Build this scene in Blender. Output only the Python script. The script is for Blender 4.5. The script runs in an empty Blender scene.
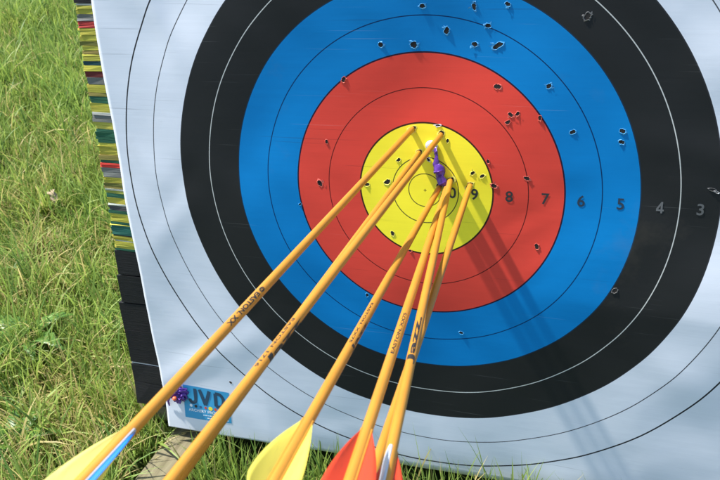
import bpy, bmesh, math, random
import numpy as np
from mathutils import Matrix, Vector, noise

random.seed(7)
rng = np.random.default_rng(11)
C = bpy.context.scene.collection
U = 0.04                                   # one scoring ring is 4 cm wide
TH = math.radians(12)                      # the boss leans back
O = Vector((0, 0, 11.6*U*math.cos(TH)))
EX = Vector((1, 0, 0)); EY = Vector((0, math.sin(TH), math.cos(TH))); EZ = Vector((0, -math.cos(TH), math.sin(TH)))
B3 = Matrix((EX, EY, EZ)).transposed()     # columns are the plane's axes
M = Matrix.Translation(O) @ B3.to_4x4()

# camera in plane coordinates (units of one ring)
FPX = 833.714
CC = Vector((5.78936264, 7.83185205, 22.50845644))
RM = Matrix(((0.94841105, -0.03962436, -0.31455745), (-0.08253199, 0.92709619, -0.36562429), (0.30611265, 0.37272317, 0.875978)))

# ------------------------------------------------------------------ helpers
def tag(o, label=None, cat=None, group=None, kind=None):
    if label: o['label'] = label
    if cat: o['category'] = cat
    if group: o['group'] = group
    if kind: o['kind'] = kind
    return o

def link(name, me, parent=None, mats=()):
    o = bpy.data.objects.new(name, me); C.objects.link(o)
    for m in mats: me.materials.append(m)
    if parent: o.parent = parent
    return o

def from_bm(name, bm, parent=None, mats=(), smooth=True, normals=True):
    if normals: bmesh.ops.recalc_face_normals(bm, faces=bm.faces)
    me = bpy.data.meshes.new(name); bm.to_mesh(me); bm.free()
    if smooth:
        for p in me.polygons: p.use_smooth = True
    return link(name, me, parent, mats)

def empty(name, mat):
    o = bpy.data.objects.new(name, None); C.objects.link(o); o.matrix_world = mat; o.empty_display_size = .02
    return o

def N(nt, typ, **kw):
    n = nt.nodes.new(typ)
    for k, v in kw.items(): setattr(n, k, v)
    return n

def new_mat(name, col=(.5, .5, .5), rough=.5, metal=0., spec=.5):
    m = bpy.data.materials.new(name); m.use_nodes = True
    b = m.node_tree.nodes['Principled BSDF']
    b.inputs['Base Color'].default_value = (*col, 1); b.inputs['Roughness'].default_value = rough
    b.inputs['Metallic'].default_value = metal; b.inputs['Specular IOR Level'].default_value = spec
    return m, m.node_tree, b

def math_node(nt, op, a, b=None, clamp=False):
    n = N(nt, 'ShaderNodeMath', operation=op); n.use_clamp = clamp
    for i, v in enumerate((a, b)):
        if v is None: continue
        if isinstance(v, (int, float)): n.inputs[i].default_value = v
        else: nt.links.new(v, n.inputs[i])
    return n.outputs[0]

def noise_node(nt, vec, scale, detail=4, rough=.5, sc=None):
    if sc:
        mp = N(nt, 'ShaderNodeMapping'); mp.inputs['Scale'].default_value = sc
        nt.links.new(vec, mp.inputs['Vector']); vec = mp.outputs[0]
    n = N(nt, 'ShaderNodeTexNoise'); n.inputs['Scale'].default_value = scale
    n.inputs['Detail'].default_value = detail; n.inputs['Roughness'].default_value = rough
    nt.links.new(vec, n.inputs['Vector'])
    return n.outputs['Fac']

def ramp(nt, fac, stops, interp='LINEAR'):
    r = N(nt, 'ShaderNodeValToRGB'); cr = r.color_ramp; cr.interpolation = interp
    while len(cr.elements) < len(stops): cr.elements.new(.5)
    for e, (p, c) in zip(cr.elements, stops):
        e.position = p; e.color = (*c, 1) if len(c) == 3 else c
    nt.links.new(fac, r.inputs[0]); return r.outputs[0]

def mix(nt, fac, a, b, blend='MIX'):
    n = N(nt, 'ShaderNodeMix', data_type='RGBA', blend_type=blend)
    for i, v in ((0, fac), (6, a), (7, b)):
        if isinstance(v, (int, float)): n.inputs[i].default_value = v
        elif isinstance(v, tuple): n.inputs[i].default_value = (*v, 1)
        else: nt.links.new(v, n.inputs[i])
    return n.outputs[2]

def bump(nt, bsdf, h, strength, dist):
    b = N(nt, 'ShaderNodeBump'); b.inputs['Strength'].default_value = strength; b.inputs['Distance'].default_value = dist
    nt.links.new(h, b.inputs['Height']); nt.links.new(b.outputs[0], bsdf.inputs['Normal'])

def simple(name, col, rough=.5, metal=0., spec=.5, var=.15, scale=120, bmp=0.0, dist=.0005, sc=None):
    m, nt, b = new_mat(name, col, rough, metal, spec)
    tc = N(nt, 'ShaderNodeTexCoord').outputs['Object']
    f = noise_node(nt, tc, scale, 5, .6, sc)
    c = mix(nt, f, tuple(x*(1-var) for x in col), tuple(min(1, x*(1+var)) for x in col))
    nt.links.new(c, b.inputs['Base Color'])
    if bmp: bump(nt, b, f, bmp, dist)
    return m

# relief of the paper: sheet hangs on two foam blocks whose faces do not quite line up
# slack and taut areas of the sheet: x, y, long radius, short radius, direction, tilt
PATCH = [(-7.3, 4.7, 1.7, 1.1, 1.1, .045), (-8.5, -1.2, 1.7, .50, .9, .055), (-.5, 5.0, 3.4, 1.5, 0, -.045), (-1.2, 3.0, 1.4, 1.0, .3, -.035), (-5.2, .5, 1.7, .9, 1.2, .05), (-3.4, -3.2, 1.6, .6, -.8, -.035),
         (5.2, -.9, 1.9, 1.0, .5, .045), (4.3, .6, 1.0, .5, .2, -.03), (9.2, 2.6, 1.2, .5, .1, .04), (9.3, 1.2, 1.1, .4, -.1, -.03), (9.1, .1, 1.0, .4, .15, .035), (-8.3, -8.6, 2.2, 1.0, .2, .05), (-6.3, -5.6, 1.5, .45, 1.0, .05),
         (-8.9, -6.2, 1.0, .6, .5, -.04), (-3.0, -8.9, 1.8, .5, .2, .035), (4.8, -9.3, 2.4, .6, .3, .03), (2.8, -.9, .9, .35, .6, .05), (3.4, -2.3, .9, .3, .9, -.03), (-9.3, 2.0, .9, 1.4, 0, -.025)]
def zf(x, y):
    d = -3.05 - .05*(x-4) - y
    w = .12 if x > 4 else .12 + (4-x)*.07
    sp = w*math.log1p(math.exp(min(30, d/w))) if d/w < 30 else d
    z = -.088*sp*(.6+.4*max(0, min(1, (x+6)/6)))
    for (px, py, rl, rs, an, k) in PATCH:
        dx, dy = x-px, y-py; q = ((dx*math.cos(an)+dy*math.sin(an))/rl)**2 + ((dy*math.cos(an)-dx*math.sin(an))/rs)**2
        if q < 9: z += -k*(dx*-.47+dy*.88)*math.exp(-q)
    z += .20*math.exp(-((x-8.6)/3.8)**2-((max(y, y+d)+4.4)/3.4)**2) - .11*math.exp(-((x+.3)/3.4)**2-((y-2.6)/2.5)**2) + .05*math.exp(-((x+6.5)/1.6)**2-((y+.8)/2.2)**2)
    z += .022*math.sin(x*.62+.6)*math.sin(y*.55+.9) + .014*math.sin(x*1.3-y*.8) + .007*math.sin(x*2.6+y*2.1+math.sin(y*1.3))
    # slack lines at the upper left and lower left
    z += .045*math.exp(-((x*.93+y*.36+5.9)/.35)**2)*max(0, min(1, (y-3)/2))
    z += .05*math.exp(-((x*.55-y*.83-1.3)/.45)**2)*max(0, min(1, (-x-6)/2))*max(0, min(1, (2-y)/2))
    z += .035*math.exp(-((x*.2+y*.98-3.0)/.5)**2)*max(0, min(1, (x-5)/2))
    # tears pull the sheet a little near the left and bottom rims
    if y < -8.6: z += .10*max(0, (-8.6-y))*max(0, min(1, (-5-x)/3))*.6
    if x > 6.5: z += .02*math.sin((x-6.5)*1.2)*math.sin(y*2.1)
    return z

# ------------------------------------------------------------------ materials
def face_material():
    m, nt, b = new_mat('printed_face', rough=.5, spec=.14)
    tc = N(nt, 'ShaderNodeTexCoord').outputs['Object']
    sx = N(nt, 'ShaderNodeSeparateXYZ'); nt.links.new(tc, sx.inputs[0])
    X, Y = sx.outputs[0], sx.outputs[1]
    r2 = math_node(nt, 'ADD', math_node(nt, 'MULTIPLY', X, X), math_node(nt, 'MULTIPLY', Y, Y))
    r = math_node(nt, 'DIVIDE', math_node(nt, 'SQRT', r2), U)
    rr = math_node(nt, 'DIVIDE', r, 20.)
    Yl, Rd, Bl, Bk, Wh = (.96, .80, .04), (.71, .062, .042), (.001, .195, .51), (.018, .019, .0195), (.68, .71, .775)
    col = Yl
    for rad, c in ((2, Rd), (4, Bl), (6, Bk), (8, Wh)):
        col = mix(nt, math_node(nt, 'GREATER_THAN', r, float(rad)), col, c)
    ink, white = (.03, .03, .035), (.55, .55, .52)
    def line(col, rad, w, c):
        d = math_node(nt, 'ABSOLUTE', math_node(nt, 'SUBTRACT', r, float(rad)))
        f = math_node(nt, 'LESS_THAN', d, w/2)
        return mix(nt, f, col, c)
    for rad, w, c in ((.5, .028, (.12, .10, .02)), (1, .03, (.10, .09, .02)), (2, .05, (.05, .02, .01)), (3, .026, (.10, .01, .01)),
                      (4, .045, (.02, .01, .03)), (5, .03, (.0, .03, .11)), (6, .03, (.01, .03, .06)), (7, .027, white),
                      (8, .03, ink), (9, .030, (.07, .07, .08)), (10, .048, ink)):
        col = line(col, rad, w, c)
    # the centre cross
    for a, bb in ((X, Y), (Y, X)):
        f = math_node(nt, 'MULTIPLY', math_node(nt, 'LESS_THAN', math_node(nt, 'ABSOLUTE', a), .0004), math_node(nt, 'LESS_THAN', math_node(nt, 'ABSOLUTE', bb), .0018))
        col = mix(nt, f, col, (.1, .08, .01))
    # fine woven bands across the sheet, and a few thin pale scratches
    weave = noise_node(nt, tc, 1, 5, .65, (9, 900, 9))
    bands = noise_node(nt, tc, 1, 3, .6, (3.5, 170, 3))
    blot = noise_node(nt, tc, 9, 4, .55)
    k = math_node(nt, 'ADD', math_node(nt, 'MULTIPLY', weave, .11), math_node(nt, 'ADD', math_node(nt, 'MULTIPLY', bands, .07), math_node(nt, 'MULTIPLY', blot, .10)))
    k = math_node(nt, 'ADD', k, .86)
    kc = N(nt, 'ShaderNodeCombineColor')
    for i in range(3): nt.links.new(k, kc.inputs[i])
    col = mix(nt, 1., col, kc.outputs[0], 'MULTIPLY')
    scr = noise_node(nt, tc, 1, 2, .5, (5.3, 433, 5))
    sf = ramp(nt, scr, [(.0, (0, 0, 0)), (.70, (0, 0, 0)), (.74, (.07, .07, .07)), (1, (.12, .12, .12))])
    col = mix(nt, sf, col, (.62, .62, .60))
    dk = noise_node(nt, tc, 1, 2, .5, (4.4, 351, 5.5))
    df = ramp(nt, dk, [(.0, (.35, .35, .35)), (.27, (.22, .22, .22)), (.31, (0, 0, 0)), (1, (0, 0, 0))])
    col = mix(nt, df, col, (.02, .015, .02))
    # smudges of soil on the sheet
    dirt = noise_node(nt, tc, 6, 6, .7)
    dfc = ramp(nt, dirt, [(0, (0, 0, 0)), (.60, (0, 0, 0)), (.8, (.16, .16, .16)), (1, (.2, .2, .2))])
    col = mix(nt, dfc, col, (.17, .14, .10))
    nt.links.new(col, b.inputs['Base Color'])
    nt.links.new(math_node(nt, 'ADD', math_node(nt, 'MULTIPLY', bands, .3), .40), b.inputs['Roughness'])
    fine = noise_node(nt, tc, 1, 3, .6, (60, 1400, 60))
    wob = noise_node(nt, tc, 16, 3, .5, (1, 1.7, 1))
    h = math_node(nt, 'ADD', math_node(nt, 'MULTIPLY', bands, .20), math_node(nt, 'ADD', math_node(nt, 'MULTIPLY', fine, .12), math_node(nt, 'MULTIPLY', wob, 1.3)))
    bump(nt, b, h, .35, .0007)
    return m

def attr_material(name, rough, noise_scale, sc, var, bmp, dist, trans=0., spec=.3):
    m, nt, b = new_mat(name, rough=rough, spec=spec)
    a = N(nt, 'ShaderNodeAttribute', attribute_name='tint')
    tc = N(nt, 'ShaderNodeTexCoord').outputs['Object']
    f = noise_node(nt, tc, noise_scale, 5, .6, sc)
    k = math_node(nt, 'ADD', math_node(nt, 'MULTIPLY', f, 2*var), 1-var)
    kc = N(nt, 'ShaderNodeCombineColor')
    for i in range(3): nt.links.new(k, kc.inputs[i])
    c = mix(nt, 1., a.outputs['Color'], kc.outputs[0], 'MULTIPLY')
    nt.links.new(c, b.inputs['Base Color'])
    if bmp: bump(nt, b, f, bmp, dist)
    if trans:
        t = N(nt, 'ShaderNodeBsdfTranslucent'); nt.links.new(c, t.inputs['Color'])
        ms = N(nt, 'ShaderNodeMixShader'); ms.inputs[0].default_value = trans
        nt.links.new(b.outputs[0], ms.inputs[1]); nt.links.new(t.outputs[0], ms.inputs[2])
        nt.links.new(ms.outputs[0], nt.nodes['Material Output'].inputs['Surface'])
    return m

FACE = face_material()
SHAFT = simple('shaft_orange', (.56, .25, .028), rough=.40, metal=.15, spec=.45, var=.2, scale=160, sc=(1, 1, .2))
INK = simple('black_print', (.02, .02, .02), rough=.5)
FOAM = attr_material('foam_sheets', .75, 1, (30, 900, 60), .30, .6, .0012)
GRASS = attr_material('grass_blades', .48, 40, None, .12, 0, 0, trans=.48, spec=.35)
DARK = simple('hole_dark', (.012, .010, .009), rough=.9)
TORN = {k: simple('torn_'+k, c, rough=.6, var=.25, scale=900) for k, c in
        {'yellow': (.80, .72, .12), 'red': (.62, .11, .08), 'blue': (.05, .30, .60), 'black': (.10, .10, .10), 'white': (.7, .72, .75)}.items()}  # red, blue and black lips paler: paper fibre and caught light mixed into the colour

def wood_material():
    m, nt, b = new_mat('weathered_wood', rough=.8, spec=.2)
    tc = N(nt, 'ShaderNodeTexCoord').outputs['Object']
    g = noise_node(nt, tc, 1, 6, .65, (6, 90, 90)); g2 = noise_node(nt, tc, 12, 5, .6)
    c = ramp(nt, g, [(.25, (.07, .055, .035)), (.45, (.17, .145, .09)), (.6, (.20, .175, .11)), (.75, (.30, .27, .18))])
    c = mix(nt, ramp(nt, g2, [(.45, (0, 0, 0)), (.75, (.6, .6, .6))]), c, (.12, .13, .05))
    nt.links.new(c, b.inputs['Base Color']); bump(nt, b, g, .6, .002)
    return m
WOOD = wood_material()

# ------------------------------------------------------------------ the target boss
def col_attr(me, cols):
    a = me.color_attributes.new('tint', 'FLOAT_COLOR', 'POINT')
    a.data.foreach_set('color', np.asarray(cols, dtype=np.float32).ravel())

def sheets(name, parent, rows, left, depth=4.0, recess=.07, jag=.05):
    """rows: (y0, y1, colour) foam sheets seen edge-on, from bottom to top"""
    V, F, K = [], [], []
    xs_n = 30
    for (y0, y1, col) in rows:
        l = left + random.uniform(-jag, jag); rgt = 11.2 + random.uniform(-jag, jag)
        pr = -recess - random.uniform(0, .014)
        base = len(V)
        for i in range(xs_n+1):
            x = l + (rgt-l)*i/xs_n
            wob = .008*math.sin(x*1.7+y0*1.5)
            for (yy, zz) in ((y0, -depth), (y0+.004, None), (y1-.004, None), (y1, -depth)):
                z = zf(x, yy) + pr if zz is None else zz
                if zz is None and i == 0: z -= random.uniform(0, jag)
                V.append((x*U, (yy + (wob if zz is None else 0))*U, z*U)); K.append((*[max(0, c*random.uniform(.94, 1.06)) for c in col], 1))
        for i in range(xs_n):
            a = base+i*4; b = a+4
            for j in range(4):
                k = (j+1) % 4; F.append((a+j, b+j, b+k, a+k))
        F.append((base, base+1, base+2, base+3)); e = base+xs_n*4; F.append((e+3, e+2, e+1, e))
    me = bpy.data.meshes.new(name); me.from_pydata(V, [], F); me.update(); col_attr(me, K)
    return link(name, me, parent, [FOAM])

YO, YB, GN, GY, RDc, TL, WHc, BR, BKc = (.42, .38, .05), (.62, .56, .08), (.020, .10, .055), (.17, .175, .16), (.34, .03, .025), (.012, .06, .075), (.48, .48, .42), (.13, .02, .018), (.010, .010, .011)
stripes = [(5.34, 5.28, WHc), (5.28, 5.01, YO), (5.01, 4.8, GY), (4.8, 4.59, RDc), (4.59, 4.37, YO), (4.37, 4.33, YB), (4.33, 3.79, YO), (3.79, 3.72, YB),
           (3.72, 3.57, YO), (3.57, 3.44, TL), (3.44, 3.25, YO), (3.25, 3.06, BR), (3.06, 2.83, GY), (2.83, 2.44, YO), (2.44, 2.22, GN), (2.22, 1.92, YO),
           (1.92, 1.82, WHc), (1.82, 1.59, GY), (1.59, 1.35, YO), (1.35, .88, GN), (.88, .29, YO), (.29, .19, GN), (.19, .03, (.62, .05, .035)), (.03, -.3, GY),
           (-.3, -.37, YB), (-.37, -.7, YO), (-.7, -.77, WHc), (-.77, -1.02, GN), (-1.02, -1.24, YO), (-1.24, -1.31, WHc), (-1.31, -1.49, (.07, .07, .07)), (-1.49, -1.6, GN),
           (-1.6, -1.9, YO), (-1.9, -2.0, GN), (-2.0, -2.04, YB), (-2.04, -2.4, (.015, .10, .075)), (-2.4, -2.43, BKc), (-2.43, -2.6, YO), (-2.6, -2.64, WHc), (-2.64, -2.78, YO), (-2.78, -2.82, YB), (-2.82, -2.91, YO), (-2.91, -2.99, GN)]
def split_rows(sts, lo=.05, hi=.14, mixup=True):
    rows = []
    for (a, b, c) in sts:
        y = b
        while y < a - 1e-6:
            t = random.uniform(lo, hi); y2 = a if y + t*1.4 > a else y + t
            f = random.uniform(.85, 1.12); cc = tuple(v*f for v in c)
            if mixup and c is YO:
                r = random.random()
                if r < .07: cc = (.14, .14, .03)
                elif r < .15: cc = (.48, .43, .07)
                elif r < .22: cc = (.25, .20, .05)
            if mixup and c is GN and random.random() < .15: cc = (.30, .32, .06)
            rows.append((y+.001, y2-.001, cc)); y = y2
    return rows

boss = empty('archery_boss', M @ Matrix.Translation((0, -9.42*U, -2*U)))
tag(boss, 'layered foam archery boss with striped coloured sheets above black blocks, propped on a wooden stand', 'archery boss')
inner = Matrix.Translation((0, 9.42*U, 2*U))
def under_boss(o): o.matrix_local = inner; return o
o = under_boss(sheets('striped_foam_layers', boss, split_rows(stripes, .08, .19), -11.17)); o['label'] = 'stack of thin yellow, green, grey and red foam sheets'
for (a, b, l) in ((11.5, 5.35, -11.18), (-3.0, -3.93, -11.22), (-3.96, -5.05, -11.3), (-5.09, -7.62, -11.44), (-7.70, -9.42, -11.48)):
    under_boss(sheets('black_foam_block', boss, split_rows([(a, b, BKc)], .5, 1.1, False), l, jag=.012))
o = under_boss(sheets('white_foam_strip', boss, [(-7.69, -7.63, (.5, .5, .48))], -11.45, recess=.10, jag=.01))

# ------------------------------------------------------------------ the printed face
def grid_face():
    x0, x1, y0, y1 = -10.30, 10.35, -10.25, 10.25
    n = 210
    V = []; F = []
    for j in range(n+1):
        for i in range(n+1):
            x = x0+(x1-x0)*i/n; y = y0+(y1-y0)*j/n
            if i < 8: x += (.02*math.sin(y*1.3) + .15 - .022*(y+10))*(1-i/8)
            ex = -.09*math.sin(x*.32+1.5) - .02 if j == 0 else 0
            V.append((x*U, (y+ex)*U, zf(x, y)*U))
    for j in range(n):
        for i in range(n):
            a = j*(n+1)+i; F.append((a, a+1, a+n+2, a+n+1))
    me = bpy.data.meshes.new('paper_target'); me.from_pydata(V, [], F); me.update()
    for p in me.polygons: p.use_smooth = True
    return link('paper_target', me, None, [FACE])
face = grid_face(); face.matrix_world = M
tag(face, 'printed archery target face with yellow, red, blue, black and white rings', 'paper target')
sol = face.modifiers.new('thickness', 'SOLIDIFY'); sol.thickness = .0004; sol.offset = -1

def text_mesh(s, size, bold=.0, space=1., align='CENTER', cuts=0):
    cu = bpy.data.curves.new('t', 'FONT'); cu.body = s; cu.size = size; cu.offset = bold; cu.align_x = align; cu.align_y = 'CENTER'
    cu.space_character = space; cu.resolution_u = 4
    ob = bpy.data.objects.new('t', cu); C.objects.link(ob)
    dg = bpy.context.evaluated_depsgraph_get(); dg.update()
    me = bpy.data.meshes.new_from_object(ob.evaluated_get(dg))
    bpy.data.objects.remove(ob); bm = bmesh.new(); bm.from_mesh(me); bpy.data.meshes.remove(me)
    bmesh.ops.remove_doubles(bm, verts=bm.verts, dist=1e-6)
    if cuts:
        ys = [v.co.y for v in bm.verts]; lo, hi = min(ys), max(ys)
        for k in range(1, cuts):
            y = lo+(hi-lo)*k/cuts
            bmesh.ops.bisect_plane(bm, geom=bm.verts[:]+bm.edges[:]+bm.faces[:], plane_co=(0, y, 0), plane_no=(0, 1, 0))
    return bm

def strokes(paths, w, size):
    """heavy grotesque letter built from straight thick strokes, in units of its height"""
    bm = bmesh.new()
    for k, P in enumerate(paths):
        P = [Vector((*p, 0)) for p in P]; L = []; Rr = []
        for i, p in enumerate(P):
            a = (p-P[i-1]).normalized() if i else (P[1]-p).normalized(); b = (P[i+1]-p).normalized() if i < len(P)-1 else a
            t = (a+b).normalized(); n = Vector((-t.y, t.x, 0)); f = w/2/max(.4, n.dot(Vector((-a.y, a.x, 0))))
            L.append(bm.verts.new((p+n*f)*size+Vector((0, 0, k*.00003)))); Rr.append(bm.verts.new((p-n*f)*size+Vector((0, 0, k*.00003))))
        for i in range(len(P)-1): bm.faces.new((L[i], Rr[i], Rr[i+1], L[i+1]))
    return bm
def arc(cx, cy, rx, ry, a0, a1, n=12): return [(cx+rx*math.cos(math.radians(a0+(a1-a0)*i/n)), cy+ry*math.sin(math.radians(a0+(a1-a0)*i/n))) for i in range(n+1)]
GLYPH = {'4': [[(.12, -.5), (.12, .5)], [(.12, .44), (-.27, -.19)], [(-.31, -.24), (.30, -.24)]],
         'J': [[(.16, .5), (.16, -.18)] + arc(-.03, -.22, .19, .21, 0, -180, 12)],
         'V': [[(-.32, .5), (0, -.47)], [(.32, .5), (0, -.47)]],
         'D': [[(-.22, -.43), (-.22, .43)], [(-.22, .43)] + arc(-.02, 0, .30, .43, 90, -90, 14) + [(-.22, -.43)]]}

def on_face(bm, x, y, rot=0., lift=.010):
    for v in bm.verts:
        c, s = math.cos(rot), math.sin(rot)
        px, py = x*U + v.co.x*c - v.co.y*s, y*U + v.co.x*s + v.co.y*c; zl = v.co.z
        v.co = (px, py, (zf(px/U, py/U)+lift)*U + zl)
    return bm

NUM_D = simple('number_black', (.025, .025, .03), rough=.5)
NUM_B = simple('number_navy', (.01, .03, .06), rough=.5)
NUM_G = simple('number_grey', (.11, .11, .112), rough=.5)
for s, x, m in (('10', .71, NUM_D), ('9', 1.47, NUM_D), ('8', 2.46, NUM_D), ('7', 3.46, NUM_D), ('6', 4.44, NUM_B), ('5', 5.49, NUM_B), ('4', 6.51, NUM_G), ('3', 7.52, NUM_G), ('2', 8.5, NUM_D), ('1', 9.5, NUM_D)):
    bm = on_face(strokes(GLYPH['4'], .155, .32*U) if s == '4' else text_mesh(s, .45*U, bold=.00028), x, -.03)
    from_bm('ring_number', bm, face, [m], smooth=False, normals=False)

# arrow holes: a ragged disc coloured dark for the shade inside, with a raised torn lip
def hole(x, y, r=.085, elong=1., ang=0., lip=1.0, kind=None, fl=0):
    d = math.hypot(x, y)
    if kind is None: kind = 'yellow' if d < 2 else 'red' if d < 4 else 'blue' if d < 6 else 'black' if d < 8 else 'white'
    r *= .68; bm = bmesh.new(); n = 18; ph = random.uniform(0, 6.28); t0 = random.uniform(-2.6, -.6)
    bias = lambda i: .35+.9*max(0, .45+.55*math.cos(i*2*math.pi/n-t0))
    rad = [r*(1+.22*math.sin(2*t*6.283/n+ph)+.16*random.uniform(-1, 1)) for t in range(n)]
    def P(i, f, z):
        t = i*2*math.pi/n; a, b = rad[i % n]*f*math.cos(t)*elong, rad[i % n]*f*math.sin(t)
        px, py = x + a*math.cos(ang)-b*math.sin(ang), y + a*math.sin(ang)+b*math.cos(ang)
        return bm.verts.new((px*U, py*U, (zf(px, py)+z)*U))
    cen = bm.verts.new((x*U, y*U, (zf(x, y)+.004)*U))
    inn = [P(i, 1.0, .006) for i in range(n)]
    top = [P(i, 1.05+random.uniform(0, .12), (.004+random.uniform(.006, .026)*bias(i))*lip) for i in range(n)]
    out = [P(i, 1.12+random.uniform(.05, .50)*bias(i), .004) for i in range(n)]
    for i in range(n):
        j = (i+1) % n
        f = bm.faces.new((cen, inn[i], inn[j])); f.material_index = 0
        f = bm.faces.new((inn[i], top[i], top[j], inn[j])); f.material_index = 1
        f = bm.faces.new((top[i], out[i], out[j], top[j])); f.material_index = 1
    for k in range(fl):                      # loose paper tongues
        t = random.uniform(0, 6.28); w = random.uniform(.25, .5)
        q = []
        for (aa, ff, zz) in ((t-w, 1.1, .03), (t+w, 1.1, .03), (t+w*.4, random.uniform(1.7, 2.4), random.uniform(.015, .045)), (t-w*.3, random.uniform(1.5, 1.9), random.uniform(.01, .035))):
            px, py = x+r*ff*math.cos(aa)*elong, y+r*ff*math.sin(aa)
            q.append(bm.verts.new((px*U, py*U, (zf(px, py)+zz)*U)))
        f = bm.faces.new(q); f.material_index = 1
    return from_bm('arrow_hole', bm, face, [DARK, TORN[kind]], smooth=False)

HOLES = [(-.02, 5.236, .10, 1.), (1.383, 5.23, .09, 1.5, 1.5), (2.27, 5.276, .09), (.63, 4.581, .12), (1.759, 4.716, .10), (-1.238, 4.191, .08, 1.5, 1.6), (-.294, 4.2, .11, 1.4, .2),
         (1.40, 4.218, .09, 1.3, .6), (2.031, 4.197, .12, 1.4, .5), (3.427, 3.163, .08, 1.4, 1.5), (4.112, 1.933, .10), (5.387, 2.016, .10), (5.385, 1.715, .095), (5.521, -2.577, .10),
         (4.316, 4.972, .12), (-2.388, 3.187, .10), (2.051, 3.1, .12), (2.43, 2.339, .09), (2.62, 2.38, .08), (2.36, 2.13, .09), (3.227, 2.285, .08), (2.936, .552, .10), (2.018, .283, .10),
         (1.837, .989, .07), (3.287, -1.47, .10), (1.07, -4.656, .08), (-1.931, -3.631, .08), (-3.984, -.71, .06), (-3.298, .006, .105, 1.2, -.9), (-3.009, 1.321, .075), (-1.028, -1.438, .095),
         (-.476, -1.95, .06), (-.797, .872, .085), (1.413, .621, .085), (1.68, .548, .085), (.664, 1.518, .07), (-1.796, .062, .10), (-1.158, .177, .11, 1.2, -.5)]
for h in HOLES:
    hole(h[0], h[1], h[2], *(h[3:5] if len(h) > 3 else ()), fl=2 if (h[1] > 4 or random.random() < .3) else 0)
hole(.38, 1.944, .05, 1.8, 0, 1.3, 'white', 2)
hole(.10, .93, .06, 1.3, -.6, 1.4, 'white', 2)
hole(-7.293, -7.808, .07, 1.2, .2, .3)
hole(7.75, .56, .045, 3.0, -.1, .8, 'black', 1); hole(7.86, .50, .04, 2.0, -.1, .7, 'white', 1)

# maker's label printed in the corner
LBL_BLUE = simple('label_blue', (.035, .30, .55), rough=.45, var=.06)
bm = bmesh.new(); nx, ny = 14, 10
cor = [(-9.40, -9.63), (-7.44, -9.58), (-7.40, -8.27), (-9.03, -8.215)]
cor = [(-9.36, -9.62), (-7.46, -9.60), (-7.42, -8.27), (-9.30, -8.22)]
vs = []
for j in range(ny+1):
    for i in range(nx+1):
        s, t = i/nx, j/ny
        x = (1-s)*((1-t)*cor[0][0]+t*cor[3][0]) + s*((1-t)*cor[1][0]+t*cor[2][0])
        y = (1-s)*((1-t)*cor[0][1]+t*cor[3][1]) + s*((1-t)*cor[1][1]+t*cor[2][1])
        vs.append(bm.verts.new((x*U, y*U, (zf(x, y)+.008)*U)))
for j in range(ny):
    for i in range(nx):
        a = j*(nx+1)+i; bm.faces.new((vs[a], vs[a+1], vs[a+nx+2], vs[a+nx+1]))
lab = from_bm('maker_label', bm, face, [LBL_BLUE]); lab['label'] = 'blue rectangular printed label with dark JVD letters'
LINK = simple('label_ink', (.012, .05, .10), rough=.5)
for ch, x in (('J', -8.93), ('V', -8.44), ('D', -7.86)):
    from_bm('label_letter', on_face(strokes(GLYPH[ch], .21, .64*U), x, -8.66-.03*(x+8.5), -.02, .014), lab, [LINK], smooth=False)
LW = simple('label_white', (.75, .8, .85), rough=.5, var=.05)
for s, sz, x, y in (('ARCHERY PRODUCTS', .165, -8.35, -9.25), ('www.jvd-archery', .12, -8.15, -9.40), ('made in', .09, -8.0, -9.51)):
    if s.startswith('ARCH'): from_bm('label_small_print', on_face(text_mesh(s, sz*U, bold=.0001), x, y, 0, .014), lab, [LW], smooth=False, normals=False)
    else:                       # lines too small to read: short dashes
        bm = bmesh.new()
        xx = x-.42
        while xx < x+.42:
            w = random.uniform(.04, .1); q = [bm.verts.new((a*U, b*U, (zf(a, b)+.014)*U)) for a, b in ((xx, y-.02), (xx+w, y-.02), (xx+w, y+.025), (xx, y+.025))]
            bm.faces.new(q); xx += w+.03
        from_bm('label_small_print', bm, lab, [LW], smooth=False)
for k, (c, rr) in enumerate((((.8, .85, .9), .06), ((.02, .02, .03), .06), ((.03, .08, .2), .05), ((.5, .06, .05), .055), ((.8, .7, .05), .085), ((.6, .08, .05), .06), ((.02, .03, .06), .055))):
    bm = bmesh.new(); bmesh.ops.create_circle(bm, cap_ends=True, segments=14, radius=rr*U)
    from_bm('label_dot', on_face(bm, -9.05+k*.2, -9.06-.005*k, 0, .014), lab, [simple('dot_ink', c, var=.05)], smooth=False, normals=False)

# ------------------------------------------------------------------ arrows
def cam_proj(P):                             # P in plane units -> photo pixels
    q = RM @ (P-CC); return (360+FPX*q.x/-q.z, 240-FPX*q.y/-q.z)

RAD = .00335
def wrap(bm, ang0, r, s0):
    """flat text (x along the shaft, y round it) wrapped on the shaft"""
    for v in bm.verts:
        a = ang0 + v.co.y/r
        v.co = (r*math.cos(a), r*math.sin(a), s0+v.co.x)
    return bm

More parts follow.
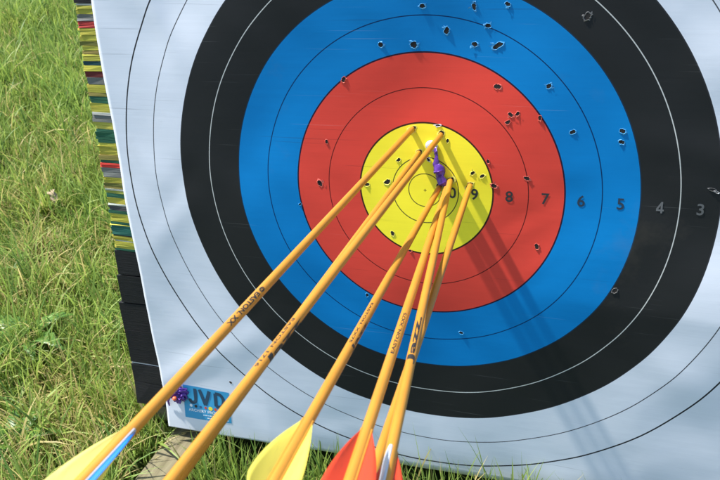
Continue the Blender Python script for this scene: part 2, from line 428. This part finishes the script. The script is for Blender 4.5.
def make_arrow(hit, u, vane_s, vanes, marks, label, twist=0.):
    hit = Vector((*hit, zf(*hit))); u = Vector(u).normalized()
    mid = hit + u*9
    tocam = (CC-mid); xa = (tocam - u*tocam.dot(u)).normalized(); ya = u.cross(xa)
    R = Matrix((xa, ya, u)).transposed().to_4x4()
    tv = CC-(hit+u*(vane_s+.6)); va = math.degrees(math.atan2(tv.dot(ya), tv.dot(xa)))
    root = empty('arrow', M @ Matrix.Translation(hit*U) @ R)
    tag(root, label, 'arrow', 'arrows shot into the middle of the target')
    # shaft
    L1 = vane_s*U + .105; bm = bmesh.new(); n = 28; rings = []
    for s in np.linspace(-.07, L1, 14):
        rings.append([bm.verts.new((RAD*math.cos(2*math.pi*i/n), RAD*math.sin(2*math.pi*i/n), s)) for i in range(n)])
    for a, b in zip(rings, rings[1:]):
        for i in range(n): bm.faces.new((a[i], a[(i+1) % n], b[(i+1) % n], b[i]))
    bm.faces.new(rings[0]); bm.faces.new(rings[-1])
    from_bm('shaft', bm, root, [SHAFT])
    # nock
    bm = bmesh.new(); rings = []
    for s, r in ((0, .0031), (.004, .0034), (.010, .0030), (.014, .0027)):
        rings.append([bm.verts.new((r*math.cos(2*math.pi*i/16), r*math.sin(2*math.pi*i/16), L1+s)) for i in range(16)])
    for a, b in zip(rings, rings[1:]):
        for i in range(16): bm.faces.new((a[i], a[(i+1) % 16], b[(i+1) % 16], b[i]))
    bm.faces.new(rings[0]); bm.faces.new(rings[-1])
    for sg in (-1, 1):                       # two prongs
        bmesh.ops.create_cube(bm, size=1, matrix=Matrix.Translation((sg*.0019, 0, L1+.018)) @ Matrix.Diagonal((.0014, .0042, .009, 1)))
    from_bm('nock', bm, root, [NOCK], smooth=False)
    # vanes: thin plastic, parabolic outline, with a low foot glued to the shaft
    for (ang, mat, hh, ll) in vanes:
        bm = bmesh.new(); K = 22; a = math.radians(ang+va)
        er = Vector((math.cos(a), math.sin(a), 0)); et = Vector((-math.sin(a), math.cos(a), 0))
        cols = []
        for k in range(K+1):
            t = k/K; s = vane_s*U + ll*t
            h = hh*(1-(1-min(t/.80, 1))**1.6) if t < .80 else hh*math.sqrt(max(0, 1-((t-.80)/.20)**2.6))
            h = max(h, .0003); row = []
            bend = .0012*math.sin(t*4+ang)
            for j in range(5):
                rr = RAD-.0003 + (h+.0003)*j/4
                row.append([bm.verts.new(er*rr + et*(sg*.00022*(1-.5*j/4) + bend*(j/4)**2) + Vector((0, 0, s))) for sg in (-1, 1)])
            cols.append(row)
        for k in range(K):
            for j in range(4):
                for sd in (0, 1):
                    q = [cols[k][j][sd], cols[k+1][j][sd], cols[k+1][j+1][sd], cols[k][j+1][sd]]
                    bm.faces.new(q if sd else q[::-1])
            bm.faces.new([cols[k][4][0], cols[k][4][1], cols[k+1][4][1], cols[k+1][4][0]])
        for k in (0, K):
            for j in range(4): bm.faces.new([cols[k][j][0], cols[k][j][1], cols[k][j+1][1], cols[k][j+1][0]])
        v = from_bm('vane', bm, root, [mat]); v['label'] = {'vane_yellow': 'yellow vane', 'vane_cream': 'pale yellow vane', 'vane_blue': 'blue vane', 'vane_red': 'red vane', 'vane_white': 'white vane'}[mat.name]
        bm = bmesh.new()                     # foot
        for (w, r0, r1) in ((.0011, RAD-.0002, RAD+.0005),):
            vs = []
            for s in (vane_s*U-.0012, vane_s*U+ll+.001):
                for (sg, r) in ((-1, r0), (-.55, r1), (.55, r1), (1, r0)):
                    vs.append(bm.verts.new(er*r + et*(sg*w) + Vector((0, 0, s))))
            for i in range(3): bm.faces.new((vs[i], vs[i+1], vs[i+5], vs[i+4]))
            bm.faces.new(vs[:4]); bm.faces.new(vs[4:])
        from_bm('vane_foot', bm, v, [FOOT.get(mat.name, SHAFT)], smooth=False)
    # print on the shaft; p0, p1 are photo rows mapped to distances along the shaft
    for (txt, s0, s1, ang, size, mirror) in marks:
        bm = text_mesh(txt, size, bold=size*.022 if size < .004 else size*.036, align='CENTER', cuts=7)
        xs = [v.co.x for v in bm.verts]; w = max(xs)-min(xs); f = abs(s1-s0)*U/w; c = (max(xs)+min(xs))/2
        ys = [v.co.y for v in bm.verts]; cy = (max(ys)+min(ys))/2
        for v in bm.verts: v.co.x = (v.co.x-c)*f*(1 if s1 > s0 else -1); v.co.y = (v.co.y-cy)*(-1 if s1 > s0 else 1)
        wrap(bm, math.radians(ang), RAD+.00006, (s0+s1)/2*U)
        from_bm('printed_lettering', bm, root, [INK], smooth=False)
    return root

def plastic(name, c, tr=.35):
    m, nt, b = new_mat(name, c, .38, 0, .45)
    tc = N(nt, 'ShaderNodeTexCoord').outputs['Object']
    f = noise_node(nt, tc, 1, 6, .7, (170, 170, 28))
    cc = mix(nt, ramp(nt, f, [(.52, (0, 0, 0)), (.72, (.55, .55, .55))]), c, tuple(x*.4+.03 for x in c))
    nt.links.new(cc, b.inputs['Base Color'])
    t = N(nt, 'ShaderNodeBsdfTranslucent'); nt.links.new(cc, t.inputs['Color'])
    ms = N(nt, 'ShaderNodeMixShader'); ms.inputs[0].default_value = tr
    nt.links.new(b.outputs[0], ms.inputs[1]); nt.links.new(t.outputs[0], ms.inputs[2]); nt.links.new(ms.outputs[0], nt.nodes['Material Output'].inputs['Surface'])
    return m
VY = plastic('vane_yellow', (.90, .80, .14)); VP = plastic('vane_cream', (.90, .84, .26)); VB = plastic('vane_blue', (.008, .24, .80), .25); VR = plastic('vane_red', (.85, .085, .03)); VW = plastic('vane_white', (.75, .78, .82), .3)
NOCK = simple('nock_plastic', (.7, .12, .02), rough=.35)
FOOT = {'vane_blue': simple('vane_foot_grey', (.35, .37, .42)), 'vane_white': simple('vane_foot_pale', (.6, .63, .68)), 'vane_yellow': SHAFT, 'vane_red': SHAFT}
vl, vh = .078, .0114
W = 'yellow shafted arrow'
make_arrow((-.389, 1.80), (.025, -.003, 1), 15.2, [(-20, VB, vh, vl), (104, VP, vh, vl), (-140, VP, vh, vl)], [('© EASTON. XX', 10.95, 12.35, 8, .0046, 0)],
           'arrow with a blue and a yellow vane, reaching lowest left in the photo')
make_arrow((-.193, 1.099), (.014, -.050, .999), 15.5, [(0, VB, vh, vl), (120, VY, vh, vl), (240, VY, vh, vl)], [],
           'arrow mostly hidden behind its neighbour, stuck just left of the white pin head')
make_arrow((.459, 1.663), (.020, -.013, 1), 15.7, [(0, VB, vh, vl), (120, VY, vh, vl), (240, VY, vh, vl)], [('Jazz', 12.8, 11.35, -50, .0062, 0), ('EASTON 1716', 11.45, 13.0, 38, .0026, 0)],
           'arrow crossing in front of the white pin head, black print on its shaft')
make_arrow((.423, .108), (.100, .083, .992), 13.75, [(70, VY, vh, vl), (-50, VY, vh, vl), (190, VY, vh, vl)], [('Jazz', 11.4, 10.2, -40, .0036, 0), ('EASTON. XX75', 9.4, 11.2, 25, .0024, 0)],
           'arrow with two broad yellow vanes and no blue one, at the bottom edge')
make_arrow((.66, .154), (.142, .072, .987), 13.65, [(66, VR, vh, vl), (-54, VR, vh, vl), (186, VR, vh, vl)], [('EASTON. XX75', 11.3, 9.6, 5, .0030, 0)],
           'arrow with two broad red vanes, between the yellow vaned and the white vaned ones')
make_arrow((.749, .342), (.161, .042, .986), 13.7, [(14, VW, .011, vl), (-100, VR, vh, vl), (134, VR, vh, vl)], [('Jazz.', 11.3, 9.5, 5, .0060, 0)],
           'arrow with a white vane, touching the lower end of the purple ribbon')
make_arrow((1.333, .229), (.099, .017, .995), 15.2, [(0, VR, vh, vl), (120, VR, vh, vl), (240, VR, vh, vl)], [],
           'arrow stuck beside the number 9, rightmost where they enter the target')

# ragged entry holes under the shafts
for (x, y) in ((-.38, 1.80), (-.19, 1.10), (.464, 1.685), (.42, .12), (.64, .14), (.75, .35), (1.329, .237)):
    hole(x, y, .145, lip=.6)

# ------------------------------------------------------------------ target pins with purple ribbon
PURP = simple('purple_ribbon', (.085, .025, .25), rough=.30, spec=.6, var=.35, scale=90, bmp=.5, dist=.002)
PIN_W = simple('pin_white', (.55, .55, .56), rough=.35)
def ribbon(name, parent, pts, sub=8, mats=None):
    """pts: (x, y, z, half width, twist) along a soft strip, with thickness"""
    P = []
    for i in range(len(pts)-1):
        for k in range(sub):
            t = k/sub; t2 = t*t*(3-2*t); P.append([a*(1-t2)+b*t2 for a, b in zip(pts[i], pts[i+1])])
    P.append(list(pts[-1]))
    bm = bmesh.new(); rows = []; m = 8
    for i, p in enumerate(P):
        a = P[max(0, i-1)]; b = P[min(len(P)-1, i+1)]
        d = Vector((b[0]-a[0], b[1]-a[1], 0)).normalized(); s = Vector((-d.y, d.x, 0)); nrm = Vector((0, 0, 1))
        c, sn = math.cos(p[4]), math.sin(p[4]); ss = s*c + nrm*sn; nn = nrm*c - s*sn
        row = []
        for j in range(m):
            an = 2*math.pi*j/m
            off = ss*(p[3]*math.cos(an)) + nn*((.018+.035*noise.noise(Vector((p[0]*9, p[1]*9, j*2.)))+.25*p[3])*math.sin(an)*.8)
            off += nn*.05*math.sin(math.cos(an)*5+i*.5)*p[3]*4*.5
            row.append(bm.verts.new((Vector(p[:3])+off)*U))
        rows.append(row)
    for a, b in zip(rows, rows[1:]):
        for j in range(m): bm.faces.new((a[j], a[(j+1) % m], b[(j+1) % m], b[j]))
    bm.faces.new(rows[0]); bm.faces.new(rows[-1])
    return from_bm(name, bm, parent, mats or [PURP])

pin = empty('target_pin', M @ Matrix.Translation((.20*U, 1.35*U, zf(.2, 1.35)*U)))
tag(pin, 'round white pin head holding a hanging purple ribbon in the yellow centre of the target', 'target pin')
bm = bmesh.new(); bmesh.ops.create_uvsphere(bm, u_segments=20, v_segments=10, radius=.17*U)
for v in bm.verts: v.co.z = v.co.z*.45 + .04*U; v.co.x *= 1.1
from_bm('pin_head', bm, pin, [PIN_W])
ribbon('ribbon', pin, [(.13, -.08, .10, .05, 0), (.17, -.32, .14, .07, .6), (.16, -.52, .15, .11, .2), (.27, -.68, .22, .18, -.5), (.24, -.84, .18, .14, .5), (.37, -1.03, .24, .14, -.2), (.48, -1.22, .16, .06, .8)])
ribbon('ribbon_knot', pin, [(.10, .0, .08, .05, 0), (.16, -.12, .17, .07, .8), (.13, -.24, .10, .045, 0)])

pin2 = empty('target_pin', M @ Matrix.Translation((-9.42*U, -8.55*U, zf(-9.42, -8.55)*U)))
tag(pin2, 'orange pin head in a crumpled purple bow beside the blue corner label', 'target pin')
for k in range(9):
    a = k*.7+.3; r = random.uniform(.26, .46)
    ca, sa = math.cos(a), math.sin(a)
    ribbon('ribbon_loop', pin2, [(0.02*ca, .02*sa, .10, .07, 0), (r*.6*ca-.08*sa, r*.55*sa+.08*ca, .22+random.uniform(0, .1), .15, random.uniform(-1, 1)),
                                 (r*ca, r*.8*sa, .14, .13, random.uniform(-1, 1)), (r*.5*ca+.1*sa, r*.45*sa-.1*ca, .07, .05, 0)], sub=5)
ribbon('ribbon_tail', pin2, [(-.12, -.05, .10, .06, 0), (-.36, -.14, .16, .07, .7), (-.50, -.30, .12, .06, -.3), (-.56, -.46, .10, .06, .5), (-.55, -.66, .06, .04, 0)])
ribbon('ribbon_tail', pin2, [(-.05, .08, .10, .05, 0), (.12, .24, .2, .08, .7), (.34, .20, .12, .05, -.3)])
bm = bmesh.new(); bmesh.ops.create_uvsphere(bm, u_segments=16, v_segments=8, radius=.085*U)
for v in bm.verts: v.co += Vector((-.08*U, -.10*U, .36*U))
from_bm('pin_head', bm, pin2, [simple('pin_orange', (.75, .14, .05), rough=.35)])

# ------------------------------------------------------------------ wooden stand
def board(name, parent, sx, sy, sz, mat4, segs=24):
    bm = bmesh.new(); bmesh.ops.create_cube(bm, size=1, matrix=Matrix.Diagonal((sx, sy, sz, 1)))
    bmesh.ops.bevel(bm, geom=bm.edges[:], offset=.003, segments=2, affect='EDGES')
    o = from_bm(name, bm, parent, [WOOD], smooth=False); o.matrix_local = mat4
    return o
stand = empty('wooden_stand', Matrix.Translation((0, 0, 0)))
tag(stand, 'weathered low timber stand under the foam boss, one foot board reaching forward in the grass', 'stand')
board('cross_beam', stand, .915, .15, .055, Matrix.Translation((0.0, .031, .0565)))
for sx, rz in ((-.372, -.10), (.372, .10)):
    board('foot_board', stand, .66, .067, .026, Matrix.Translation((sx+(.028 if sx > 0 else 0)*0 + (.0), .03, .0145)) @ Matrix.Rotation(math.radians(90)+rz, 4, 'Z'))

# ------------------------------------------------------------------ ground and grass
def ground_z(x, y): return .008*math.sin(x*2.1+.5)*math.sin(y*1.7) + .004*math.sin(x*9)*math.sin(y*8)
bm = bmesh.new(); ng = 90; vs = []
span = lambda t: math.copysign(abs(t)**3*60, t)
for j in range(ng+1):
    for i in range(ng+1):
        x = span(2*i/ng-1); y = span(2*j/ng-1); vs.append(bm.verts.new((x, y, ground_z(x, y)-.004)))
for j in range(ng):
    for i in range(ng):
        a = j*(ng+1)+i; bm.faces.new((vs[a], vs[a+1], vs[a+ng+2], vs[a+ng+1]))
gm, nt, b = new_mat('turf_soil', rough=.95, spec=.1)
tc = N(nt, 'ShaderNodeTexCoord').outputs['Object']
c = ramp(nt, noise_node(nt, tc, 70, 8, .7), [(.3, (.020, .030, .008)), (.5, (.055, .085, .02)), (.7, (.14, .15, .05))])
nt.links.new(c, b.inputs['Base Color']); bump(nt, b, noise_node(nt, tc, 90, 6, .7), .8, .01)
tag(from_bm('ground', bm, None, [gm]), kind='structure')

def patch(x, y, s=0.):
    return (np.sin(x*5.1+1.3+s)*np.sin(y*4.3+.4-s) + .6*np.sin(x*11.7-y*7.1+s*2) + .5*np.sin(x*3.1+y*13.3+2.+s) + .4*np.sin(x*23+y*19+s))/2.5

def blades(n, xr, yr, hr, wr, bend=(.15, 1.1), straw=.12, seed=0, keep=None, flat=.0):
    r = np.random.default_rng(seed)
    x = r.uniform(*xr, n); y = r.uniform(*yr, n)
    # clump a share of the blades into tufts
    nt_ = max(1, n//45); tx, ty = r.uniform(*xr, nt_), r.uniform(*yr, nt_); idx = r.integers(0, nt_, n); cl = r.random(n) < .5
    x = np.where(cl, tx[idx]+r.normal(0, .014, n), x); y = np.where(cl, ty[idx]+r.normal(0, .014, n), y)
    if keep is not None:
        k = keep(x, y); x, y, idx, cl = x[k], y[k], idx[k], cl[k]; n = len(x)
    p = patch(x, y); p2 = patch(x*1.3, y*1.3, 2.)
    h = r.uniform(*hr, n)*(1+.30*p)*np.where(r.random(n) < .05, 1.5, 1)
    w = r.uniform(*wr, n)
    phi = r.uniform(0, 2*np.pi, n) + .8*p2
    bd = r.uniform(*bend, n); lay = r.random(n) < (flat + .12*np.clip(p2, 0, 1)); bd = np.where(lay, r.uniform(1.3, 2.2, n), bd)
    z0 = .008*np.sin(x*2.1+.5)*np.sin(y*1.7)-.004
    S = 5; t = np.linspace(0, 1, S+1)[None, :]
    th = bd[:, None]*t**.9                    # angle from vertical along the blade
    ds = h[:, None]/S
    hx = np.cumsum(np.sin(np.clip(th, 0, 2.0))*ds, 1)-np.sin(th[:, :1])*ds; hz = np.cumsum(np.cos(np.clip(th, 0, 1.75))*ds, 1)-ds
    hz = np.maximum(hz, .002)
    tw = r.uniform(-.9, .9, n)[:, None]*t
    dx, dy = np.cos(phi)[:, None], np.sin(phi)[:, None]
    side = np.stack([-np.sin(phi[:, None]+tw), np.cos(phi[:, None]+tw)], -1)
    ww = w[:, None]*np.clip(np.minimum(1, .55+t*1.6), 0, 1)*(1-t**2.4*.97)/2
    px, py, pz = x[:, None]+dx*hx, y[:, None]+dy*hx, z0[:, None]+hz
    A = np.stack([px-side[..., 0]*ww, py-side[..., 1]*ww, pz], -1); Bv = np.stack([px+side[..., 0]*ww, py+side[..., 1]*ww, pz+ww*.5], -1)
    V = np.stack([A, Bv], 2).reshape(-1, 3)
    # colours
    hue = r.random(n); sun = .5+.5*p2  # random hue per blade, and noise patches of warmer tint
    g = np.stack([.195+.13*hue+.07*sun, .325+.12*hue+.03*sun, .06+.04*hue], -1)
    dark = r.random(n) < .22; g[dark] = g[dark]*np.array([.52, .66, .7])
    sp = straw*(1+1.6*np.clip(patch(x, y, 4.), -.6, 1)) + np.where(lay, .25, 0)
    st = r.random(n) < sp
    g[st] = np.stack([.42+.2*hue[st], .36+.15*hue[st], .13+.08*hue[st]], -1)
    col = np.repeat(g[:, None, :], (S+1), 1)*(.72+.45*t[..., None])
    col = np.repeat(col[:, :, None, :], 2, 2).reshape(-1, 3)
    base = (np.arange(n)*(S+1)*2)[:, None, None]
    k = (np.arange(S)*2)[None, :, None]; q = np.array([0, 1, 3, 2])[None, None, :]
    F = (base+k+q).reshape(-1, 4)
    return V, F, col

# nothing grows where the boards and the boss stand
def clear(x, y):
    onb = (np.abs(x) < .46) & (y > -.05) & (y < .105)
    f1 = (np.abs(x-(-.372+(y-.03)*.10)) < .036) & (y > -.30) & (y < .36)
    f2 = (np.abs(x-(.372-(y-.03)*.10)) < .036) & (y > -.30) & (y < .36)
    return ~(onb | f1 | f2)
parts = [
    blades(50000, (-1.55, -.36), (-.36, 1.0), (.025, .075), (.0014, .0038), straw=.17, seed=1, keep=clear, flat=.16),
    blades(5000, (-1.55, -.36), (-.36, 1.0), (.07, .14), (.0022, .0050), bend=(.3, 1.4), straw=.10, seed=21, keep=clear, flat=.10),
    blades(48000, (-2.7, -.5), (1.0, 2.4), (.035, .085), (.0020, .0046), straw=.07, seed=2, flat=.05),
    blades(5000, (-2.7, -.5), (.7, 2.4), (.08, .15), (.0025, .0055), bend=(.4, 1.4), straw=.10, seed=22, flat=.05),
    blades(9000, (-2.7, -1.55), (-.2, 1.0), (.03, .07), (.002, .004), straw=.06, seed=3),
    blades(24000, (-.5, 2.6), (.1, 2.4), (.035, .075), (.002, .0042), straw=.08, seed=4, keep=clear),
    blades(15000, (-.36, 1.2), (-.7, .1), (.02, .055), (.0014, .0034), straw=.15, seed=5, keep=clear),
    blades(8000, (-1.4, 1.2), (-1.0, -.36), (.02, .055), (.0014, .0034), straw=.15, seed=6, keep=clear),
    blades(1500, (-.36, .35), (-.15, -.085), (.05, .105), (.0014, .0034), bend=(.1, .9), straw=.3, seed=8, keep=clear),
    blades(420, (-.62, -.44), (-.10, .05), (.04, .10), (.0014, .0034), bend=(.1, .9), straw=.2, seed=9, keep=clear),
    blades(46, (.02, .22), (-.16, -.10), (.09, .14), (.0016, .0034), bend=(.1, .7), straw=.3, seed=10),
    blades(1500, (-1.4, -.45), (-.3, 1.0), (.06, .15), (.0012, .0026), bend=(.7, 1.9), straw=.8, seed=12, keep=clear),
    blades(1600, (-1.0, -.40), (-.3, .45), (.04, .10), (.0014, .0030), bend=(1.2, 2.1), straw=.9, seed=13, keep=clear, flat=.6),
]
V = []; F = []; K = []; off = 0
for v, f, k in parts: V.append(v); F.append(f+off); K.append(k); off += len(v)
V = np.concatenate(V).astype(np.float32); F = np.concatenate(F).astype(np.int32); K = np.concatenate(K)
me = bpy.data.meshes.new('grass'); me.vertices.add(len(V)); me.vertices.foreach_set('co', V.ravel())
me.loops.add(F.size); me.loops.foreach_set('vertex_index', F.ravel())
me.polygons.add(len(F)); me.polygons.foreach_set('loop_start', np.arange(0, F.size, 4, dtype=np.int32)); me.polygons.foreach_set('loop_total', np.full(len(F), 4, dtype=np.int32))
me.update(calc_edges=True); me.polygons.foreach_set('use_smooth', np.ones(len(F), dtype=bool))
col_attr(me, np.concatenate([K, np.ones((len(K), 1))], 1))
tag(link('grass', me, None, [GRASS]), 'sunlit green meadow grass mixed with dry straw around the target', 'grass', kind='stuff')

# broad-leaved weeds among the grass
LEAF = plastic('weed_leaf', (.12, .26, .045), .4)
def weed(x, y, n, ll, label, seed):
    r = random.Random(seed); root = empty('broadleaf_weed', Matrix.Translation((x, y, ground_z(x, y))))
    tag(root, label, 'weed', 'broad leaved weeds in the grass')
    for k in range(n):
        a = k*2*math.pi/n + r.uniform(-.4, .4); L = ll*r.uniform(.7, 1.1); w = L*r.uniform(.11, .16); up = r.uniform(.8, 1.3)
        bm = bmesh.new(); rows = []
        for i in range(15):
            t = i/14; d = L*t; z = L*(up*t - .75*up*t*t)+.012; ww = w*math.sin(math.pi*min(1, t**.75*.97+.03))*(1+.28*math.sin(i*2.4))+.0012
            c = Vector((math.cos(a)*d, math.sin(a)*d, z)); s = Vector((-math.sin(a), math.cos(a), 0))
            rows.append([bm.verts.new(c-s*ww+Vector((0, 0, ww*.4))), bm.verts.new(c), bm.verts.new(c+s*ww+Vector((0, 0, ww*.4)))])
        for p, q in zip(rows, rows[1:]):
            for j in range(2): bm.faces.new((p[j], p[j+1], q[j+1], q[j]))
        o = from_bm('leaf', bm, root, [LEAF]); sm = o.modifiers.new('t', 'SOLIDIFY'); sm.thickness = .0004
weed(-.80, .10, 8, .10, 'toothed leaf rosette in the grass left of the black foam', 1)
weed(-.66, -.13, 6, .075, 'small leaf rosette in the grass at the lower left corner', 2)
weed(-1.22, .46, 6, .10, 'leaf rosette in the grass left of the striped foam, far from the target', 3)
DRY = simple('dry_leaf', (.34, .26, .17), rough=.8, var=.3, scale=200)
bm = bmesh.new(); rows = []
for i in range(9):
    t = i/8; w = (.010+.003*math.sin(i*2.7))*math.sin(math.pi*min(1, t*.93+.04))+.001
    rows.append([bm.verts.new(((t-.5)*.062, sg*w+.006*math.sin(t*4), .014*math.sin(t*5)+abs(sg)*.007+.003*sg*math.sin(i*1.9))) for sg in (-1, 0, 1)])
for p, q in zip(rows, rows[1:]):
    for j in range(2): bm.faces.new((p[j], p[j+1], q[j+1], q[j]))
dl = from_bm('dry_leaf', bm, None, [DRY]); dl.matrix_world = Matrix.Translation((-1.05, .54, .040)) @ Matrix.Rotation(-.7, 4, 'Z') @ Matrix.Rotation(.3, 4, 'X') @ Matrix.Diagonal((.75, .75, .75, 1))
dl.modifiers.new('t', 'SOLIDIFY').thickness = .0005
tag(dl, 'pale brown dry leaf lying in the grass left of the boss', 'leaf')

# ------------------------------------------------------------------ camera and light
cam = bpy.data.cameras.new('camera'); co = bpy.data.objects.new('camera', cam); C.objects.link(co)
cam.sensor_width = 36; cam.lens = FPX/720*36; cam.clip_start = .02; cam.clip_end = 500
R = RM @ B3.transposed(); cw = O + B3 @ (CC*U)
co.matrix_world = Matrix.Translation(cw) @ R.transposed().to_4x4()
cam.dof.use_dof = True; cam.dof.focus_distance = .93; cam.dof.aperture_fstop = 24
bpy.context.scene.camera = co

ALPHA = math.radians(83.4); PHI = math.radians(62)
s_pl = Vector((-math.sin(ALPHA)*math.cos(PHI), math.sin(ALPHA)*math.sin(PHI), math.cos(ALPHA)))
s_w = (B3 @ s_pl).normalized()
sun = bpy.data.lights.new('sun', 'SUN'); sun.energy = 5.0; sun.angle = math.radians(1.7); sun.color = (1, .96, .88)
so = bpy.data.objects.new('sun', sun); C.objects.link(so); so.rotation_euler = s_w.to_track_quat('Z', 'Y').to_euler(); so.location = s_w*5
w = bpy.data.worlds.new('World'); bpy.context.scene.world = w; w.use_nodes = True
nt = w.node_tree; bg = nt.nodes['Background']; sky = nt.nodes.new('ShaderNodeTexSky'); sky.sky_type = 'NISHITA'; sky.sun_disc = False
sky.sun_elevation = math.asin(s_w.z); sky.sun_rotation = math.atan2(s_w.x, s_w.y)
nt.links.new(sky.outputs[0], bg.inputs[0]); bg.inputs[1].default_value = .15
print('sun elev', math.degrees(math.asin(s_w.z)))
vs_ = bpy.context.scene.view_settings; vs_.view_transform = 'Standard'; vs_.look = 'None'; vs_.exposure = .84; vs_.gamma = 1
